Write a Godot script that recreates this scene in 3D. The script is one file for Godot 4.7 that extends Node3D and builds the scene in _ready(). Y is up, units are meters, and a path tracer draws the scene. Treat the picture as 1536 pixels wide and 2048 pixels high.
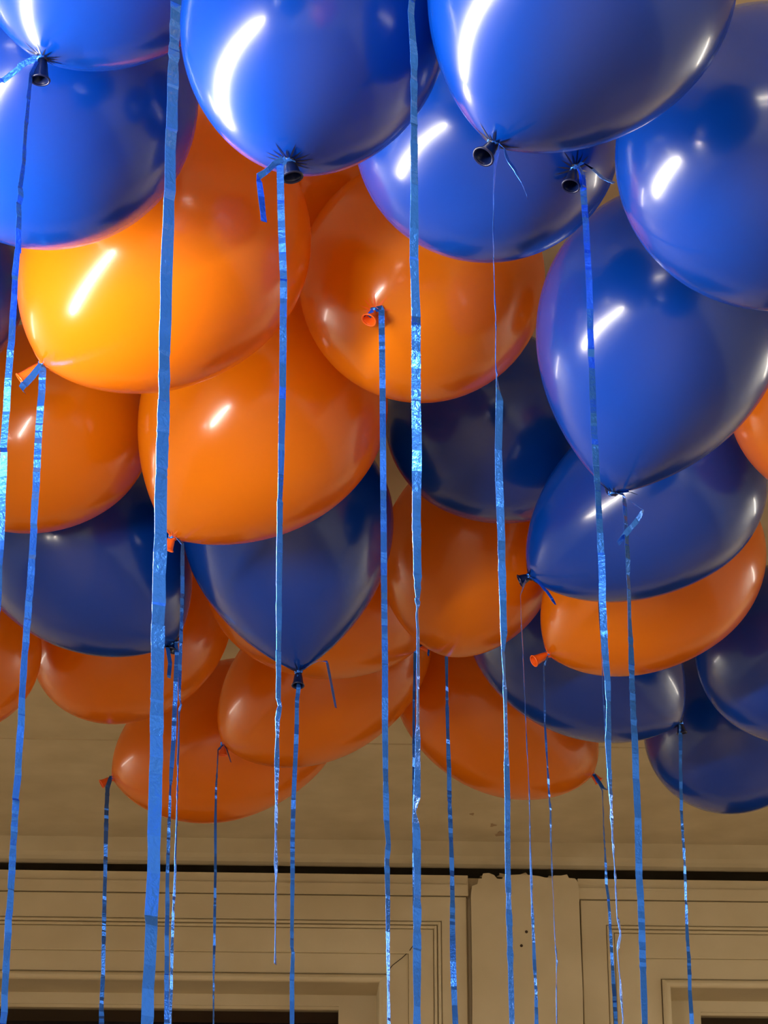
extends Node3D
# A cluster of blue and orange latex balloons with foil ribbons under the ceiling of an old room, metres, y up.

const CEILING := 3.46
const WALL_Z := -6.44
const WALL_TURN := 2.6

# colour, equator centre, direction to the neck, radius, length to the neck, length to the crown, taper, end of the neck, label
var balloons := [
	["blue", Vector3(-0.2720, 3.0845, -2.0087), Vector3(-0.3779, -0.9085, -0.1785), 0.1416, 0.1586, 0.1416, 0.25, Vector3(-0.3323, 2.9136, -2.0366), "blue balloon cut by the top left corner, its dark open neck hanging below"],
	["blue", Vector3(-0.3684, 3.0712, -2.3057), Vector3(-0.7284, 0.6796, 0.0868), 0.1657, 0.1905, 0.1657, 0.30, Vector3(-0.5247, 3.2170, -2.2871), "bright blue balloon at left edge resting on the brightest orange balloon, no neck showing"],
	["blue", Vector3(-0.0631, 2.8891, -1.9045), Vector3(-0.1391, -0.9900, 0.0226), 0.1225, 0.1531, 0.1225, 0.20, Vector3(-0.0810, 2.7207, -1.9006), "blue balloon at top centre, its neck and folded ribbon tail hanging over orange"],
	["blue", Vector3(0.1735, 2.8557, -1.7926), Vector3(-0.4689, -0.8511, -0.2361), 0.1327, 0.1686, 0.1327, 0.45, Vector3(0.0849, 2.6951, -1.8259), "blue balloon cut by the top edge at right, wide round black neck mouth"],
	["blue", Vector3(0.1085, 3.0329, -2.3100), Vector3(0.5149, -0.6426, 0.5673), 0.1433, 0.1719, 0.1361, 0.30, Vector3(0.1917, 2.8979, -2.2056), "blue balloon behind the top right one, small neck and bow facing the camera"],
	["blue", Vector3(0.3812, 2.8844, -2.1260), Vector3(0.6894, -0.3369, -0.6413), 0.1511, 0.1692, 0.1511, 0.20, Vector3(0.5144, 2.8194, -2.2499), "large blue balloon cut by the right edge with soft bright blue patches"],
	["orange", Vector3(-0.2552, 3.0769, -2.6225), Vector3(-0.7158, -0.6588, -0.2316), 0.1671, 0.2160, 0.1671, 0.25, Vector3(-0.4353, 2.9140, -2.6745), "brightest orange balloon at left with a long pale lamp highlight"],
	["orange", Vector3(-0.1125, 3.3451, -2.9116), Vector3(-0.5058, 0.6812, -0.5294), 0.0990, 0.1188, 0.0990, 0.30, Vector3(-0.1848, 3.4423, -2.9872), "orange balloon sliver between top centre blue balloon and peach orange balloon"],
	["orange", Vector3(0.0507, 3.1467, -2.8450), Vector3(-0.3233, -0.6262, 0.7095), 0.1592, 0.1910, 0.1512, 0.30, Vector3(-0.0184, 3.0112, -2.7034), "peach orange balloon in the centre with its knot facing the camera"],
	["orange", Vector3(-0.1643, 3.1097, -3.1319), Vector3(-0.5683, -0.7888, -0.2341), 0.1699, 0.2276, 0.1699, 0.55, Vector3(-0.3010, 2.9135, -3.1886), "pale orange balloon left of centre, tied at its lower left tip"],
	["blue", Vector3(0.3344, 2.9865, -2.6641), Vector3(-0.2560, -0.8106, -0.5267), 0.1491, 0.2147, 0.1670, 0.72, Vector3(0.2808, 2.8234, -2.7888), "tall tapering dark blue balloon at right with a short bright lamp streak"],
	["orange", Vector3(-0.4872, 3.1507, -3.2795), Vector3(-0.8061, -0.5823, -0.1055), 0.1503, 0.1931, 0.1503, 0.30, Vector3(-0.6622, 3.0243, -3.3024), "orange balloon at left edge directly below the brightest orange balloon"],
	["blue", Vector3(-0.6030, 3.1354, -2.8316), Vector3(-0.8406, -0.0358, -0.5404), 0.1396, 0.1675, 0.1396, 0.30, Vector3(-0.7640, 3.1286, -2.9351), "purple blue balloon sliver at left edge beside the brightest orange balloon"],
	["blue", Vector3(-0.4856, 3.1055, -3.5939), Vector3(0.6951, -0.6480, -0.3112), 0.1590, 0.2270, 0.1590, 0.40, Vector3(-0.3318, 2.9431, -3.6620), "navy balloon at lower left with a black curled knot at its right end"],
	["blue", Vector3(-0.1478, 3.0962, -3.5029), Vector3(0.0781, -0.9680, -0.2385), 0.1623, 0.2338, 0.1623, 0.80, Vector3(-0.1298, 2.8454, -3.5533), "dark blue teardrop balloon pointing straight down with a black bell-shaped neck"],
	["blue", Vector3(0.1501, 3.2273, -3.4243), Vector3(0.8188, -0.4171, -0.3944), 0.1486, 0.2021, 0.1486, 0.50, Vector3(0.3213, 3.1229, -3.5064), "navy balloon right of centre directly under the peach orange balloon"],
	["orange", Vector3(-0.1350, 3.2201, -3.9938), Vector3(0.8056, -0.4282, -0.4095), 0.1792, 0.2437, 0.1792, 0.45, Vector3(0.0787, 3.1119, -4.0933), "orange balloon behind the downward pointing dark blue teardrop balloon"],
	["orange", Vector3(0.1370, 3.1502, -3.7777), Vector3(-0.1864, -0.6814, -0.7078), 0.1444, 0.1762, 0.1805, 0.35, Vector3(0.1033, 3.0403, -3.9148), "brownish orange balloon right of centre hanging below a navy balloon"],
	["blue", Vector3(0.4076, 3.0526, -3.3000), Vector3(-0.8433, -0.4755, -0.2505), 0.1378, 0.2316, 0.1516, 0.40, Vector3(0.1976, 2.9359, -3.3592), "navy balloon at right with a black trumpet neck pointing left"],
	["orange", Vector3(0.6078, 3.0837, -3.0673), Vector3(0.6200, -0.5702, -0.5390), 0.1350, 0.1755, 0.1350, 0.30, Vector3(0.7314, 2.9699, -3.1748), "orange balloon sliver at right edge beside the tall tapering dark blue balloon"],
	["orange", Vector3(0.4445, 3.0844, -3.6610), Vector3(-0.7964, -0.5448, -0.2625), 0.1468, 0.2289, 0.1689, 0.30, Vector3(0.2376, 2.9449, -3.7132), "bright orange balloon at right with an orange trumpet neck at its left end"],
	["blue", Vector3(0.3393, 3.1797, -4.2403), Vector3(0.8005, -0.5726, -0.1771), 0.1588, 0.2445, 0.2096, 0.45, Vector3(0.5380, 3.0213, -4.2857), "navy balloon under the right orange balloon, small black neck at its right end"],
	["blue", Vector3(0.6838, 3.0650, -3.9918), Vector3(0.8240, -0.3755, -0.4243), 0.1518, 0.1973, 0.1518, 0.30, Vector3(0.8661, 2.9819, -4.0857), "navy balloon cut by the right edge just above the lowest navy balloon"],
	["blue", Vector3(0.6906, 3.1695, -4.6630), Vector3(0.7407, 0.6364, -0.2153), 0.1712, 0.2225, 0.1883, 0.30, Vector3(0.8732, 3.3264, -4.7161), "lowest navy balloon at right, hanging in front of the cream ceiling"],
	["orange", Vector3(-0.4616, 3.2167, -4.2803), Vector3(0.7102, 0.6389, -0.2956), 0.1597, 0.2156, 0.1996, 0.30, Vector3(-0.2914, 3.3697, -4.3511), "orange balloon at lower left beneath the navy balloon with the curled knot"],
	["orange", Vector3(-0.7478, 3.0978, -4.0537), Vector3(-0.8199, 0.5375, -0.1972), 0.1490, 0.1938, 0.1565, 0.30, Vector3(-0.9264, 3.2148, -4.0967), "orange balloon sliver low at the left edge over the cream ceiling"],
	["orange", Vector3(-0.1139, 3.2244, -4.5393), Vector3(-0.8278, -0.4845, -0.2829), 0.1545, 0.2379, 0.2240, 0.30, Vector3(-0.3124, 3.0876, -4.6092), "orange balloon at lower centre with a small hooked neck at its left end"],
	["orange", Vector3(-0.3270, 3.2008, -4.8585), Vector3(-0.9428, -0.3332, -0.0010), 0.1615, 0.2370, 0.2503, 0.30, Vector3(-0.5729, 3.1083, -4.8561), "lowest orange balloon at left, its orange neck pointing left over cream ceiling"],
	["orange", Vector3(0.2261, 3.2341, -4.7754), Vector3(0.8275, -0.4354, -0.3545), 0.1585, 0.2377, 0.2251, 0.30, Vector3(0.4367, 3.1154, -4.8619), "lowest orange balloon right of centre, its neck at the right end"],
	["blue", Vector3(-0.1641, 2.8575, -1.4684), Vector3(0.0570, -0.8770, -0.4771), 0.1124, 0.1236, 0.1124, 0.30, Vector3(-0.1559, 2.7325, -1.5298), "blue balloon above the picture that carries the widest foil ribbon"],
	["orange", Vector3(0.0393, 2.7642, -1.3788), Vector3(-0.1599, -0.7805, -0.6043), 0.1017, 0.1208, 0.1017, 0.30, Vector3(0.0206, 2.6541, -1.4541), "orange balloon above the picture that carries the long pale central ribbon"],
]

# points are x, y, z and the turn of the strip about the upright
var ribbons := [
	{"label": "thin pale blue ribbon under the top left blue balloon, leaving at left edge", "width": 0.0063, "strand": [[-0.3343, 2.9298, -2.0300, 0.91], [-0.3402, 2.9149, -2.0300, 1.18], [-0.3410, 2.8864, -2.0300, 1.18], [-0.3421, 2.8638, -2.0300, 1.18], [-0.3415, 2.8137, -2.0300, 1.10], [-0.3435, 2.7906, -2.0300, 0.93], [-0.3420, 2.7807, -2.0300, 0.83], [-0.3437, 2.7709, -2.0300, 0.84], [-0.3425, 2.7589, -2.0300, 0.84], [-0.3417, 2.7212, -2.0300, 0.74], [-0.3421, 2.6893, -2.0300, 0.63], [-0.3420, 2.6265, -2.0300, 0.33], [-0.3419, 2.5499, -2.0300, 0.00], [-0.3415, 2.5148, -2.0300, 0.00], [-0.3403, 2.4655, -2.0300, 0.00], [-0.3386, 2.4171, -2.0300, 0.57], [-0.3376, 2.3601, -2.0300, 0.81], [-0.3359, 2.2768, -2.0300, 0.82], [-0.3324, 2.1436, -2.0300, 0.84], [-0.3272, 1.9680, -2.0300, 0.87], [-0.3212, 1.4180, -2.0300, 0.30]], "tails": [[[-0.3360, 2.9324, -2.0270, 0.41], [-0.3508, 2.9215, -2.0270, 0.00], [-0.3692, 2.9072, -2.0270, 0.00], [-0.3895, 2.8873, -2.0270, 0.00], [-0.3835, 2.3373, -2.0270, 0.30]]], "knot": Vector3(-0.3319, 2.9403, -2.0370)},
	{"label": "widest slate blue foil ribbon falling the full picture height at left", "width": 0.0094, "strand": [[-0.1558, 2.7390, -1.5204, 0.77], [-0.1524, 2.6375, -1.5204, 0.68], [-0.1523, 2.5938, -1.5204, 0.75], [-0.1519, 2.5298, -1.5204, 0.71], [-0.1515, 2.4677, -1.5204, 0.72], [-0.1508, 2.3875, -1.5204, 0.63], [-0.1505, 2.3485, -1.5204, 0.70], [-0.1494, 2.3102, -1.5204, 0.65], [-0.1491, 2.2541, -1.5204, 0.67], [-0.1481, 2.1994, -1.5204, 0.50], [-0.1475, 2.1462, -1.5204, 0.52], [-0.1462, 2.0944, -1.5204, 0.54], [-0.1450, 2.0438, -1.5204, 0.57], [-0.1444, 1.9946, -1.5204, 0.64], [-0.1442, 1.9466, -1.5204, 0.71], [-0.1445, 1.9059, -1.5204, 0.72], [-0.1444, 1.8631, -1.5204, 0.74], [-0.1384, 1.3131, -1.5204, 0.30]], "tails": [], "knot": Vector3(-0.1570, 2.7491, -1.5274)},
	{"label": "long pale foil ribbon just right of centre, full height with one twist", "width": 0.0062, "strand": [[0.0198, 2.6602, -1.4448, 0.96], [0.0195, 2.5834, -1.4448, 0.83], [0.0187, 2.5708, -1.4448, 0.67], [0.0207, 2.5378, -1.4448, 0.68], [0.0206, 2.5173, -1.4448, 0.69], [0.0204, 2.4811, -1.4448, 0.78], [0.0204, 2.4220, -1.4448, 0.53], [0.0199, 2.3760, -1.4448, 0.43], [0.0210, 2.3309, -1.4448, 0.31], [0.0207, 2.2724, -1.4448, 0.15], [0.0211, 2.2367, -1.4448, 0.20], [0.0205, 2.1877, -1.4448, 0.41], [0.0210, 2.1501, -1.4448, 0.63], [0.0209, 2.1333, -1.4448, 1.10], [0.0205, 2.1212, -1.4448, 1.42], [0.0211, 2.1132, -1.4448, 1.21], [0.0209, 2.0836, -1.4448, 1.22], [0.0207, 2.0512, -1.4448, 1.22], [0.0203, 2.0237, -1.4448, 1.00], [0.0199, 2.0067, -1.4448, 0.95], [0.0183, 1.9967, -1.4448, 1.17], [0.0195, 1.9849, -1.4448, 0.89], [0.0199, 1.9572, -1.4448, 0.84], [0.0194, 1.9119, -1.4448, 0.78], [0.0190, 1.8475, -1.4448, 0.80], [0.0250, 1.2975, -1.4448, 0.30]], "tails": [], "knot": Vector3(0.0200, 2.6699, -1.4518)},
	{"label": "ribbon with a maroon sheen under the top centre blue balloon's neck", "width": 0.0062, "strand": [[-0.0867, 2.7353, -1.8941, 0.78], [-0.0919, 2.7291, -1.8941, 0.00], [-0.0903, 2.6830, -1.8941, 0.00], [-0.0889, 2.6528, -1.8941, 0.00], [-0.0869, 2.6130, -1.8941, 0.23], [-0.0863, 2.5447, -1.8941, 0.28], [-0.0859, 2.4970, -1.8941, 0.48], [-0.0860, 2.4502, -1.8941, 0.63], [-0.0864, 2.4042, -1.8941, 0.84], [-0.0861, 2.3590, -1.8941, 0.85], [-0.0857, 2.3146, -1.8941, 0.85], [-0.0854, 2.2710, -1.8941, 0.94], [-0.0847, 2.2282, -1.8941, 0.95], [-0.0834, 2.2231, -1.8941, 1.03], [-0.0852, 2.2112, -1.8941, 1.03], [-0.0849, 2.1710, -1.8941, 1.11], [-0.0848, 2.1242, -1.8941, 1.25], [-0.0839, 2.0718, -1.8941, 1.32], [-0.0839, 2.0480, -1.8941, 1.45], [-0.0833, 2.0128, -1.8941, 1.48]], "tails": [[[-0.0892, 2.7334, -1.8911, 0.78], [-0.0971, 2.7272, -1.8911, 0.97], [-0.1049, 2.7190, -1.8911, 0.97], [-0.1105, 2.7154, -1.8911, 0.55], [-0.1079, 2.6965, -1.8911, 0.56], [-0.1048, 2.6691, -1.8911, 0.57]]], "knot": Vector3(-0.0844, 2.7376, -1.9011)},
	{"label": "royal blue ribbon tied to the peach orange balloon's front knot", "width": 0.0074, "strand": [[-0.0098, 3.0288, -2.7025, 1.05], [-0.0031, 3.0274, -2.7025, 0.00], [-0.0018, 2.9283, -2.7025, 0.00], [-0.0012, 2.8344, -2.7025, 0.00], [-0.0006, 2.7532, -2.7025, 0.28], [0.0000, 2.6725, -2.7025, 0.31], [0.0006, 2.6097, -2.7025, 0.34], [0.0012, 2.5603, -2.7025, 0.36], [0.0011, 2.4934, -2.7025, 0.38], [0.0017, 2.4361, -2.7025, 0.57], [0.0028, 2.3750, -2.7025, 0.58], [0.0050, 2.3478, -2.7025, 0.82], [0.0033, 2.3288, -2.7025, 0.72], [0.0044, 2.2831, -2.7025, 0.93], [0.0044, 2.2269, -2.7025, 1.11], [0.0054, 2.1455, -2.7025, 1.19], [0.0059, 2.1065, -2.7025, 1.20], [0.0119, 1.5565, -2.7025, 0.30]], "tails": [[[-0.0129, 3.0216, -2.6995, 1.05], [-0.0184, 3.0146, -2.6995, 0.85], [-0.0239, 3.0160, -2.6995, 1.14]]], "knot": Vector3(-0.0111, 3.0270, -2.7095)},
	{"label": "bright ribbon below the centre balloon's right side, hair-thin in its upper part", "width": 0.0064, "strand": [[0.0992, 2.7063, -1.8254, 1.37], [0.0946, 2.6863, -1.8254, 1.44], [0.0928, 2.6591, -1.8254, 1.47], [0.0916, 2.5936, -1.8254, 1.47], [0.0926, 2.5320, -1.8254, 1.38], [0.0916, 2.4994, -1.8254, 1.47], [0.0922, 2.4856, -1.8254, 1.31], [0.0931, 2.4709, -1.8254, 1.18], [0.0942, 2.4618, -1.8254, 0.32], [0.0925, 2.4176, -1.8254, 0.34], [0.0929, 2.3732, -1.8254, 0.10], [0.0933, 2.3297, -1.8254, 0.39], [0.0936, 2.2869, -1.8254, 0.41], [0.0939, 2.2608, -1.8254, 0.66], [0.0928, 2.2449, -1.8254, 1.20], [0.0937, 2.2118, -1.8254, 1.14], [0.0939, 2.1630, -1.8254, 1.01], [0.0939, 2.1230, -1.8254, 0.94], [0.0931, 2.0644, -1.8254, 0.95], [0.0934, 2.0261, -1.8254, 0.80], [0.0938, 1.9522, -1.8254, 0.82], [0.0939, 1.9259, -1.8254, 0.83], [0.0999, 1.3759, -1.8254, 0.30]], "tails": [[[0.0982, 2.7054, -1.8224, 1.30], [0.1032, 2.7004, -1.8224, 1.23], [0.1048, 2.6914, -1.8224, 1.01], [0.1113, 2.6795, -1.8224, 0.94], [0.1178, 2.6637, -1.8224, 1.17], [0.1213, 2.6519, -1.8224, 1.44]]], "knot": Vector3(0.0945, 2.7122, -1.8324)},
	{"label": "blue ribbon falling from the bowed neck across the tall dark blue balloon", "width": 0.0067, "strand": [[0.1992, 2.9229, -2.2055, 0.91], [0.2034, 2.9109, -2.2055, 0.09], [0.2045, 2.8811, -2.2055, 0.13], [0.2056, 2.8517, -2.2055, 0.17], [0.2065, 2.7877, -2.2055, 0.22], [0.2058, 2.7083, -2.2055, 0.27], [0.2060, 2.6253, -2.2055, 0.32], [0.2065, 2.5820, -2.2055, 0.34], [0.2075, 2.5553, -2.2055, 0.52], [0.2075, 2.5288, -2.2055, 0.36], [0.2084, 2.4868, -2.2055, 0.00], [0.2077, 2.4403, -2.2055, 0.00], [0.2083, 2.3896, -2.2055, 0.18], [0.2097, 2.3496, -2.2055, 0.58], [0.2098, 2.3396, -2.2055, 0.89], [0.2079, 2.3003, -2.2055, 0.59], [0.2083, 2.2731, -2.2055, 0.90], [0.2085, 2.2424, -2.2055, 1.07], [0.2089, 2.2044, -2.2055, 1.22], [0.2097, 2.1762, -2.2055, 1.30], [0.2104, 2.1345, -2.2055, 1.30], [0.2124, 2.1161, -2.2055, 1.30], [0.2092, 2.1024, -2.2055, 1.30], [0.2105, 2.0798, -2.2055, 1.23], [0.2115, 2.0359, -2.2055, 1.23], [0.2116, 2.0042, -2.2055, 1.24], [0.2176, 1.4542, -2.2055, 0.30]], "tails": [[[0.1973, 2.9186, -2.2025, 0.91], [0.2042, 2.9246, -2.2025, 0.70], [0.2142, 2.9162, -2.2025, 0.70], [0.2251, 2.9061, -2.2025, 0.70], [0.2356, 2.8983, -2.2025, 0.70]], [[0.2004, 2.9186, -2.2025, 0.91], [0.2041, 2.9079, -2.2025, 0.70], [0.2057, 2.8942, -2.2025, 0.91]]], "knot": Vector3(0.1971, 2.9224, -2.2125)},
	{"label": "ribbon dark red above and bright below, under the tall dark blue balloon", "width": 0.0085, "strand": [[0.2824, 2.8087, -2.7701, 1.13], [0.2920, 2.8060, -2.7701, 0.96], [0.2928, 2.7661, -2.7701, 0.88], [0.2930, 2.7398, -2.7701, 0.88], [0.2931, 2.6812, -2.7701, 0.89], [0.2928, 2.6299, -2.7701, 0.89], [0.2922, 2.5856, -2.7701, 0.59], [0.2920, 2.5356, -2.7701, 0.60], [0.2921, 2.5109, -2.7701, 0.48], [0.2921, 2.4680, -2.7701, 0.31], [0.2921, 2.4377, -2.7701, 0.32], [0.2918, 2.3897, -2.7701, 0.34], [0.2905, 2.3307, -2.7701, 0.37], [0.2913, 2.2957, -2.7701, 0.38], [0.2909, 2.2439, -2.7701, 0.40], [0.2896, 2.1604, -2.7701, 0.56], [0.2890, 2.1205, -2.7701, 0.57], [0.2950, 1.5705, -2.7701, 0.30]], "tails": [[[0.2869, 2.8073, -2.7671, 0.97], [0.2979, 2.8086, -2.7671, 1.13], [0.3081, 2.8046, -2.7671, 1.36]], [[0.2963, 2.7980, -2.7671, 1.21], [0.3145, 2.7847, -2.7671, 1.21], [0.3067, 2.7714, -2.7671, 0.88], [0.2946, 2.7569, -2.7671, 0.88], [0.2820, 2.7411, -2.7671, 1.13]]], "knot": Vector3(0.2794, 2.8125, -2.7771)},
	{"label": "royal blue ribbon tied to the brightest orange balloon's lower left neck", "width": 0.0084, "strand": [[-0.4087, 2.9296, -2.6655, 0.78], [-0.4087, 2.9195, -2.6655, 0.00], [-0.4082, 2.8894, -2.6655, 0.00], [-0.4090, 2.8497, -2.6655, 0.00], [-0.4083, 2.7843, -2.6655, 0.21], [-0.4075, 2.7202, -2.6655, 0.45], [-0.4074, 2.6572, -2.6655, 0.47], [-0.4082, 2.6014, -2.6655, 0.48], [-0.4089, 2.5647, -2.6655, 0.62], [-0.4087, 2.5224, -2.6655, 0.63], [-0.4083, 2.4865, -2.6655, 0.64], [-0.4080, 2.4240, -2.6655, 0.53], [-0.4085, 2.3868, -2.6655, 0.66], [-0.4085, 2.3409, -2.6655, 0.67], [-0.4079, 2.2843, -2.6655, 0.77], [-0.4086, 2.2508, -2.6655, 0.68], [-0.4083, 2.2287, -2.6655, 0.69], [-0.4079, 2.1958, -2.6655, 0.69], [-0.4070, 2.1373, -2.6655, 0.88], [-0.4067, 2.0989, -2.6655, 0.89], [-0.4007, 1.5489, -2.6655, 0.30]], "tails": [[[-0.4106, 2.9281, -2.6625, 0.97], [-0.4206, 2.9146, -2.6625, 0.55], [-0.4295, 2.9026, -2.6625, 0.55], [-0.4327, 2.8972, -2.6625, 0.78], [-0.4276, 2.8906, -2.6625, 1.21]]], "knot": Vector3(-0.4098, 2.9346, -2.6725)},
	{"label": "narrow dark ribbon under the pale orange balloon's lower left tip", "width": 0.0062, "strand": [[-0.2882, 2.9271, -3.1782, 0.98], [-0.2789, 2.9180, -3.1782, 0.67], [-0.2773, 2.8701, -3.1782, 0.68], [-0.2762, 2.7963, -3.1782, 0.85], [-0.2764, 2.7381, -3.1782, 0.86], [-0.2747, 2.6879, -3.1782, 1.24], [-0.2731, 2.6822, -3.1782, 1.24], [-0.2755, 2.6723, -3.1782, 1.35], [-0.2742, 2.5921, -3.1782, 1.35], [-0.2735, 2.5134, -3.1782, 1.40], [-0.2728, 2.4524, -3.1782, 1.30], [-0.2734, 2.4322, -3.1782, 1.25], [-0.2739, 2.3724, -3.1782, 1.02], [-0.2732, 2.3135, -3.1782, 1.03], [-0.2723, 2.2503, -3.1782, 1.15], [-0.2713, 2.2045, -3.1782, 1.15], [-0.2653, 1.6545, -3.1782, 0.30]], "tails": [], "knot": Vector3(-0.2937, 2.9301, -3.1852)},
	{"label": "dark navy ribbon below the black curled knot of the lower left balloon", "width": 0.0071, "strand": [[-0.3255, 2.9540, -3.6576, 0.68], [-0.3233, 2.9340, -3.6576, 0.09], [-0.3235, 2.9174, -3.6576, 0.11], [-0.3239, 2.8596, -3.6576, 0.15], [-0.3240, 2.7944, -3.6576, 0.19], [-0.3255, 2.7492, -3.6576, 0.52], [-0.3261, 2.7221, -3.6576, 1.12], [-0.3260, 2.6982, -3.6576, 1.00], [-0.3261, 2.6352, -3.6576, 0.87], [-0.3257, 2.5807, -3.6576, 0.73], [-0.3237, 2.5041, -3.6576, 0.56], [-0.3218, 2.4286, -3.6576, 0.34], [-0.3192, 2.3559, -3.6576, 0.00], [-0.3181, 2.3032, -3.6576, 0.00], [-0.3121, 1.7532, -3.6576, 0.30]], "tails": [[[-0.3300, 2.9546, -3.6546, 0.84], [-0.3393, 2.9512, -3.6546, 0.68], [-0.3335, 2.9204, -3.6546, 0.69], [-0.3342, 2.8947, -3.6546, 0.69]]], "knot": Vector3(-0.3278, 2.9584, -3.6646)},
	{"label": "ribbon hanging from the bell-shaped neck of the dark blue teardrop balloon", "width": 0.0068, "strand": [[-0.1292, 2.8616, -3.5516, 0.84], [-0.1289, 2.8408, -3.5516, 0.49], [-0.1309, 2.8216, -3.5516, 0.49], [-0.1309, 2.7662, -3.5516, 0.16], [-0.1324, 2.7145, -3.5516, 0.19], [-0.1339, 2.6650, -3.5516, 0.22], [-0.1344, 2.6038, -3.5516, 0.25], [-0.1335, 2.5434, -3.5516, 0.54], [-0.1333, 2.4764, -3.5516, 0.73], [-0.1328, 2.4433, -3.5516, 0.74], [-0.1312, 2.4360, -3.5516, 0.74], [-0.1321, 2.3959, -3.5516, 0.33], [-0.1311, 2.3326, -3.5516, 0.35], [-0.1303, 2.2814, -3.5516, 0.36], [-0.1243, 1.7314, -3.5516, 0.30]], "tails": [[[-0.1269, 2.8670, -3.5486, 1.23], [-0.0999, 2.8831, -3.5486, 1.35], [-0.0863, 2.8823, -3.5486, 0.98], [-0.0791, 2.8445, -3.5486, 0.85], [-0.0721, 2.8078, -3.5486, 0.99]]], "knot": Vector3(-0.1295, 2.8699, -3.5586)},
	{"label": "dark ribbon close behind the long pale central ribbon", "width": 0.0062, "strand": [[0.0594, 3.1075, -4.0865, 0.97], [0.0541, 3.1000, -4.0865, 0.57], [0.0519, 3.0132, -4.0865, 0.80], [0.0505, 2.8899, -4.0865, 0.81], [0.0511, 2.8417, -4.0865, 0.60], [0.0500, 2.7976, -4.0865, 0.82], [0.0496, 2.7103, -4.0865, 0.83], [0.0501, 2.6330, -4.0865, 1.00], [0.0506, 2.5779, -4.0865, 1.16]], "tails": [[[0.0611, 3.1120, -4.0835, 0.79], [0.0699, 3.1157, -4.0835, 0.56], [0.0786, 3.1082, -4.0835, 0.79], [0.0767, 3.0933, -4.0835, 1.14]]], "knot": Vector3(0.0613, 3.1158, -4.0935)},
	{"label": "ribbon black above and bright blue below, under the brownish orange balloon", "width": 0.0092, "strand": [[0.1040, 3.0258, -3.8954, 1.20], [0.1039, 3.0187, -3.8954, 1.00], [0.1040, 2.9447, -3.8954, 1.00], [0.1049, 2.8753, -3.8954, 0.89], [0.1060, 2.8272, -3.8954, 0.78], [0.1063, 2.7729, -3.8954, 0.78], [0.1080, 2.7058, -3.8954, 0.66], [0.1090, 2.6560, -3.8954, 0.66], [0.1093, 2.6068, -3.8954, 0.67], [0.1088, 2.5661, -3.8954, 0.31], [0.1090, 2.5097, -3.8954, 0.00], [0.1100, 2.4619, -3.8954, 0.00], [0.1118, 2.4083, -3.8954, 0.35], [0.1127, 2.3522, -3.8954, 0.37], [0.1187, 1.8022, -3.8954, 0.30]], "tails": [], "knot": Vector3(0.1042, 3.0302, -3.9024)},
	{"label": "very thin dark ribbon below the right orange balloon's trumpet neck", "width": 0.0062, "strand": [[0.2600, 2.9537, -3.7140, 1.31], [0.2532, 2.9368, -3.7140, 1.18], [0.2523, 2.8383, -3.7140, 1.04], [0.2543, 2.7678, -3.7140, 1.05], [0.2560, 2.7159, -3.7140, 1.05], [0.2571, 2.6999, -3.7140, 1.05], [0.2565, 2.6758, -3.7140, 1.05], [0.2568, 2.6045, -3.7140, 1.19], [0.2578, 2.5576, -3.7140, 1.32], [0.2584, 2.4957, -3.7140, 1.37], [0.2605, 2.4650, -3.7140, 1.20], [0.2589, 2.4346, -3.7140, 1.38], [0.2563, 2.3148, -3.7140, 1.40], [0.2623, 1.7648, -3.7140, 0.30]], "tails": [], "knot": Vector3(0.2622, 2.9597, -3.7210)},
	{"label": "slim ribbon from the black trumpet neck, widening low over the pilaster", "width": 0.0062, "strand": [[0.2059, 2.9341, -3.3511, 1.33], [0.1974, 2.9106, -3.3511, 1.34], [0.1978, 2.8641, -3.3511, 1.29], [0.1989, 2.8180, -3.3511, 1.34], [0.2007, 2.7124, -3.3511, 1.39], [0.2031, 2.6020, -3.3511, 1.34], [0.2028, 2.5299, -3.3511, 1.23], [0.2028, 2.4732, -3.3511, 1.11], [0.2036, 2.4241, -3.3511, 0.85], [0.2047, 2.3550, -3.3511, 0.70], [0.2055, 2.3345, -3.3511, 0.86], [0.2051, 2.2884, -3.3511, 0.52], [0.2045, 2.2401, -3.3511, 0.53], [0.2105, 1.6901, -3.3511, 0.30]], "tails": [[[0.2130, 2.9375, -3.3481, 0.79], [0.2244, 2.9281, -3.3481, 0.61], [0.2342, 2.9172, -3.3481, 0.62], [0.2425, 2.9032, -3.3481, 0.62], [0.2473, 2.8938, -3.3481, 0.95]]], "knot": Vector3(0.2122, 2.9425, -3.3581)},
	{"label": "navy ribbon at far right below the small black neck", "width": 0.0072, "strand": [[0.5340, 3.0334, -4.2766, 0.90], [0.5340, 3.0144, -4.2766, 0.51], [0.5310, 2.9522, -4.2766, 0.52], [0.5290, 2.8740, -4.2766, 0.53], [0.5290, 2.8372, -4.2766, 0.74], [0.5299, 2.7824, -4.2766, 0.92], [0.5290, 2.7102, -4.2766, 0.76], [0.5281, 2.6389, -4.2766, 0.57], [0.5289, 2.6036, -4.2766, 0.29], [0.5280, 2.5512, -4.2766, 0.30], [0.5285, 2.4923, -4.2766, 0.00], [0.5280, 2.4307, -4.2766, 0.00], [0.5340, 1.8807, -4.2766, 0.30]], "tails": [], "knot": Vector3(0.5351, 3.0397, -4.2836)},
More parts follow.
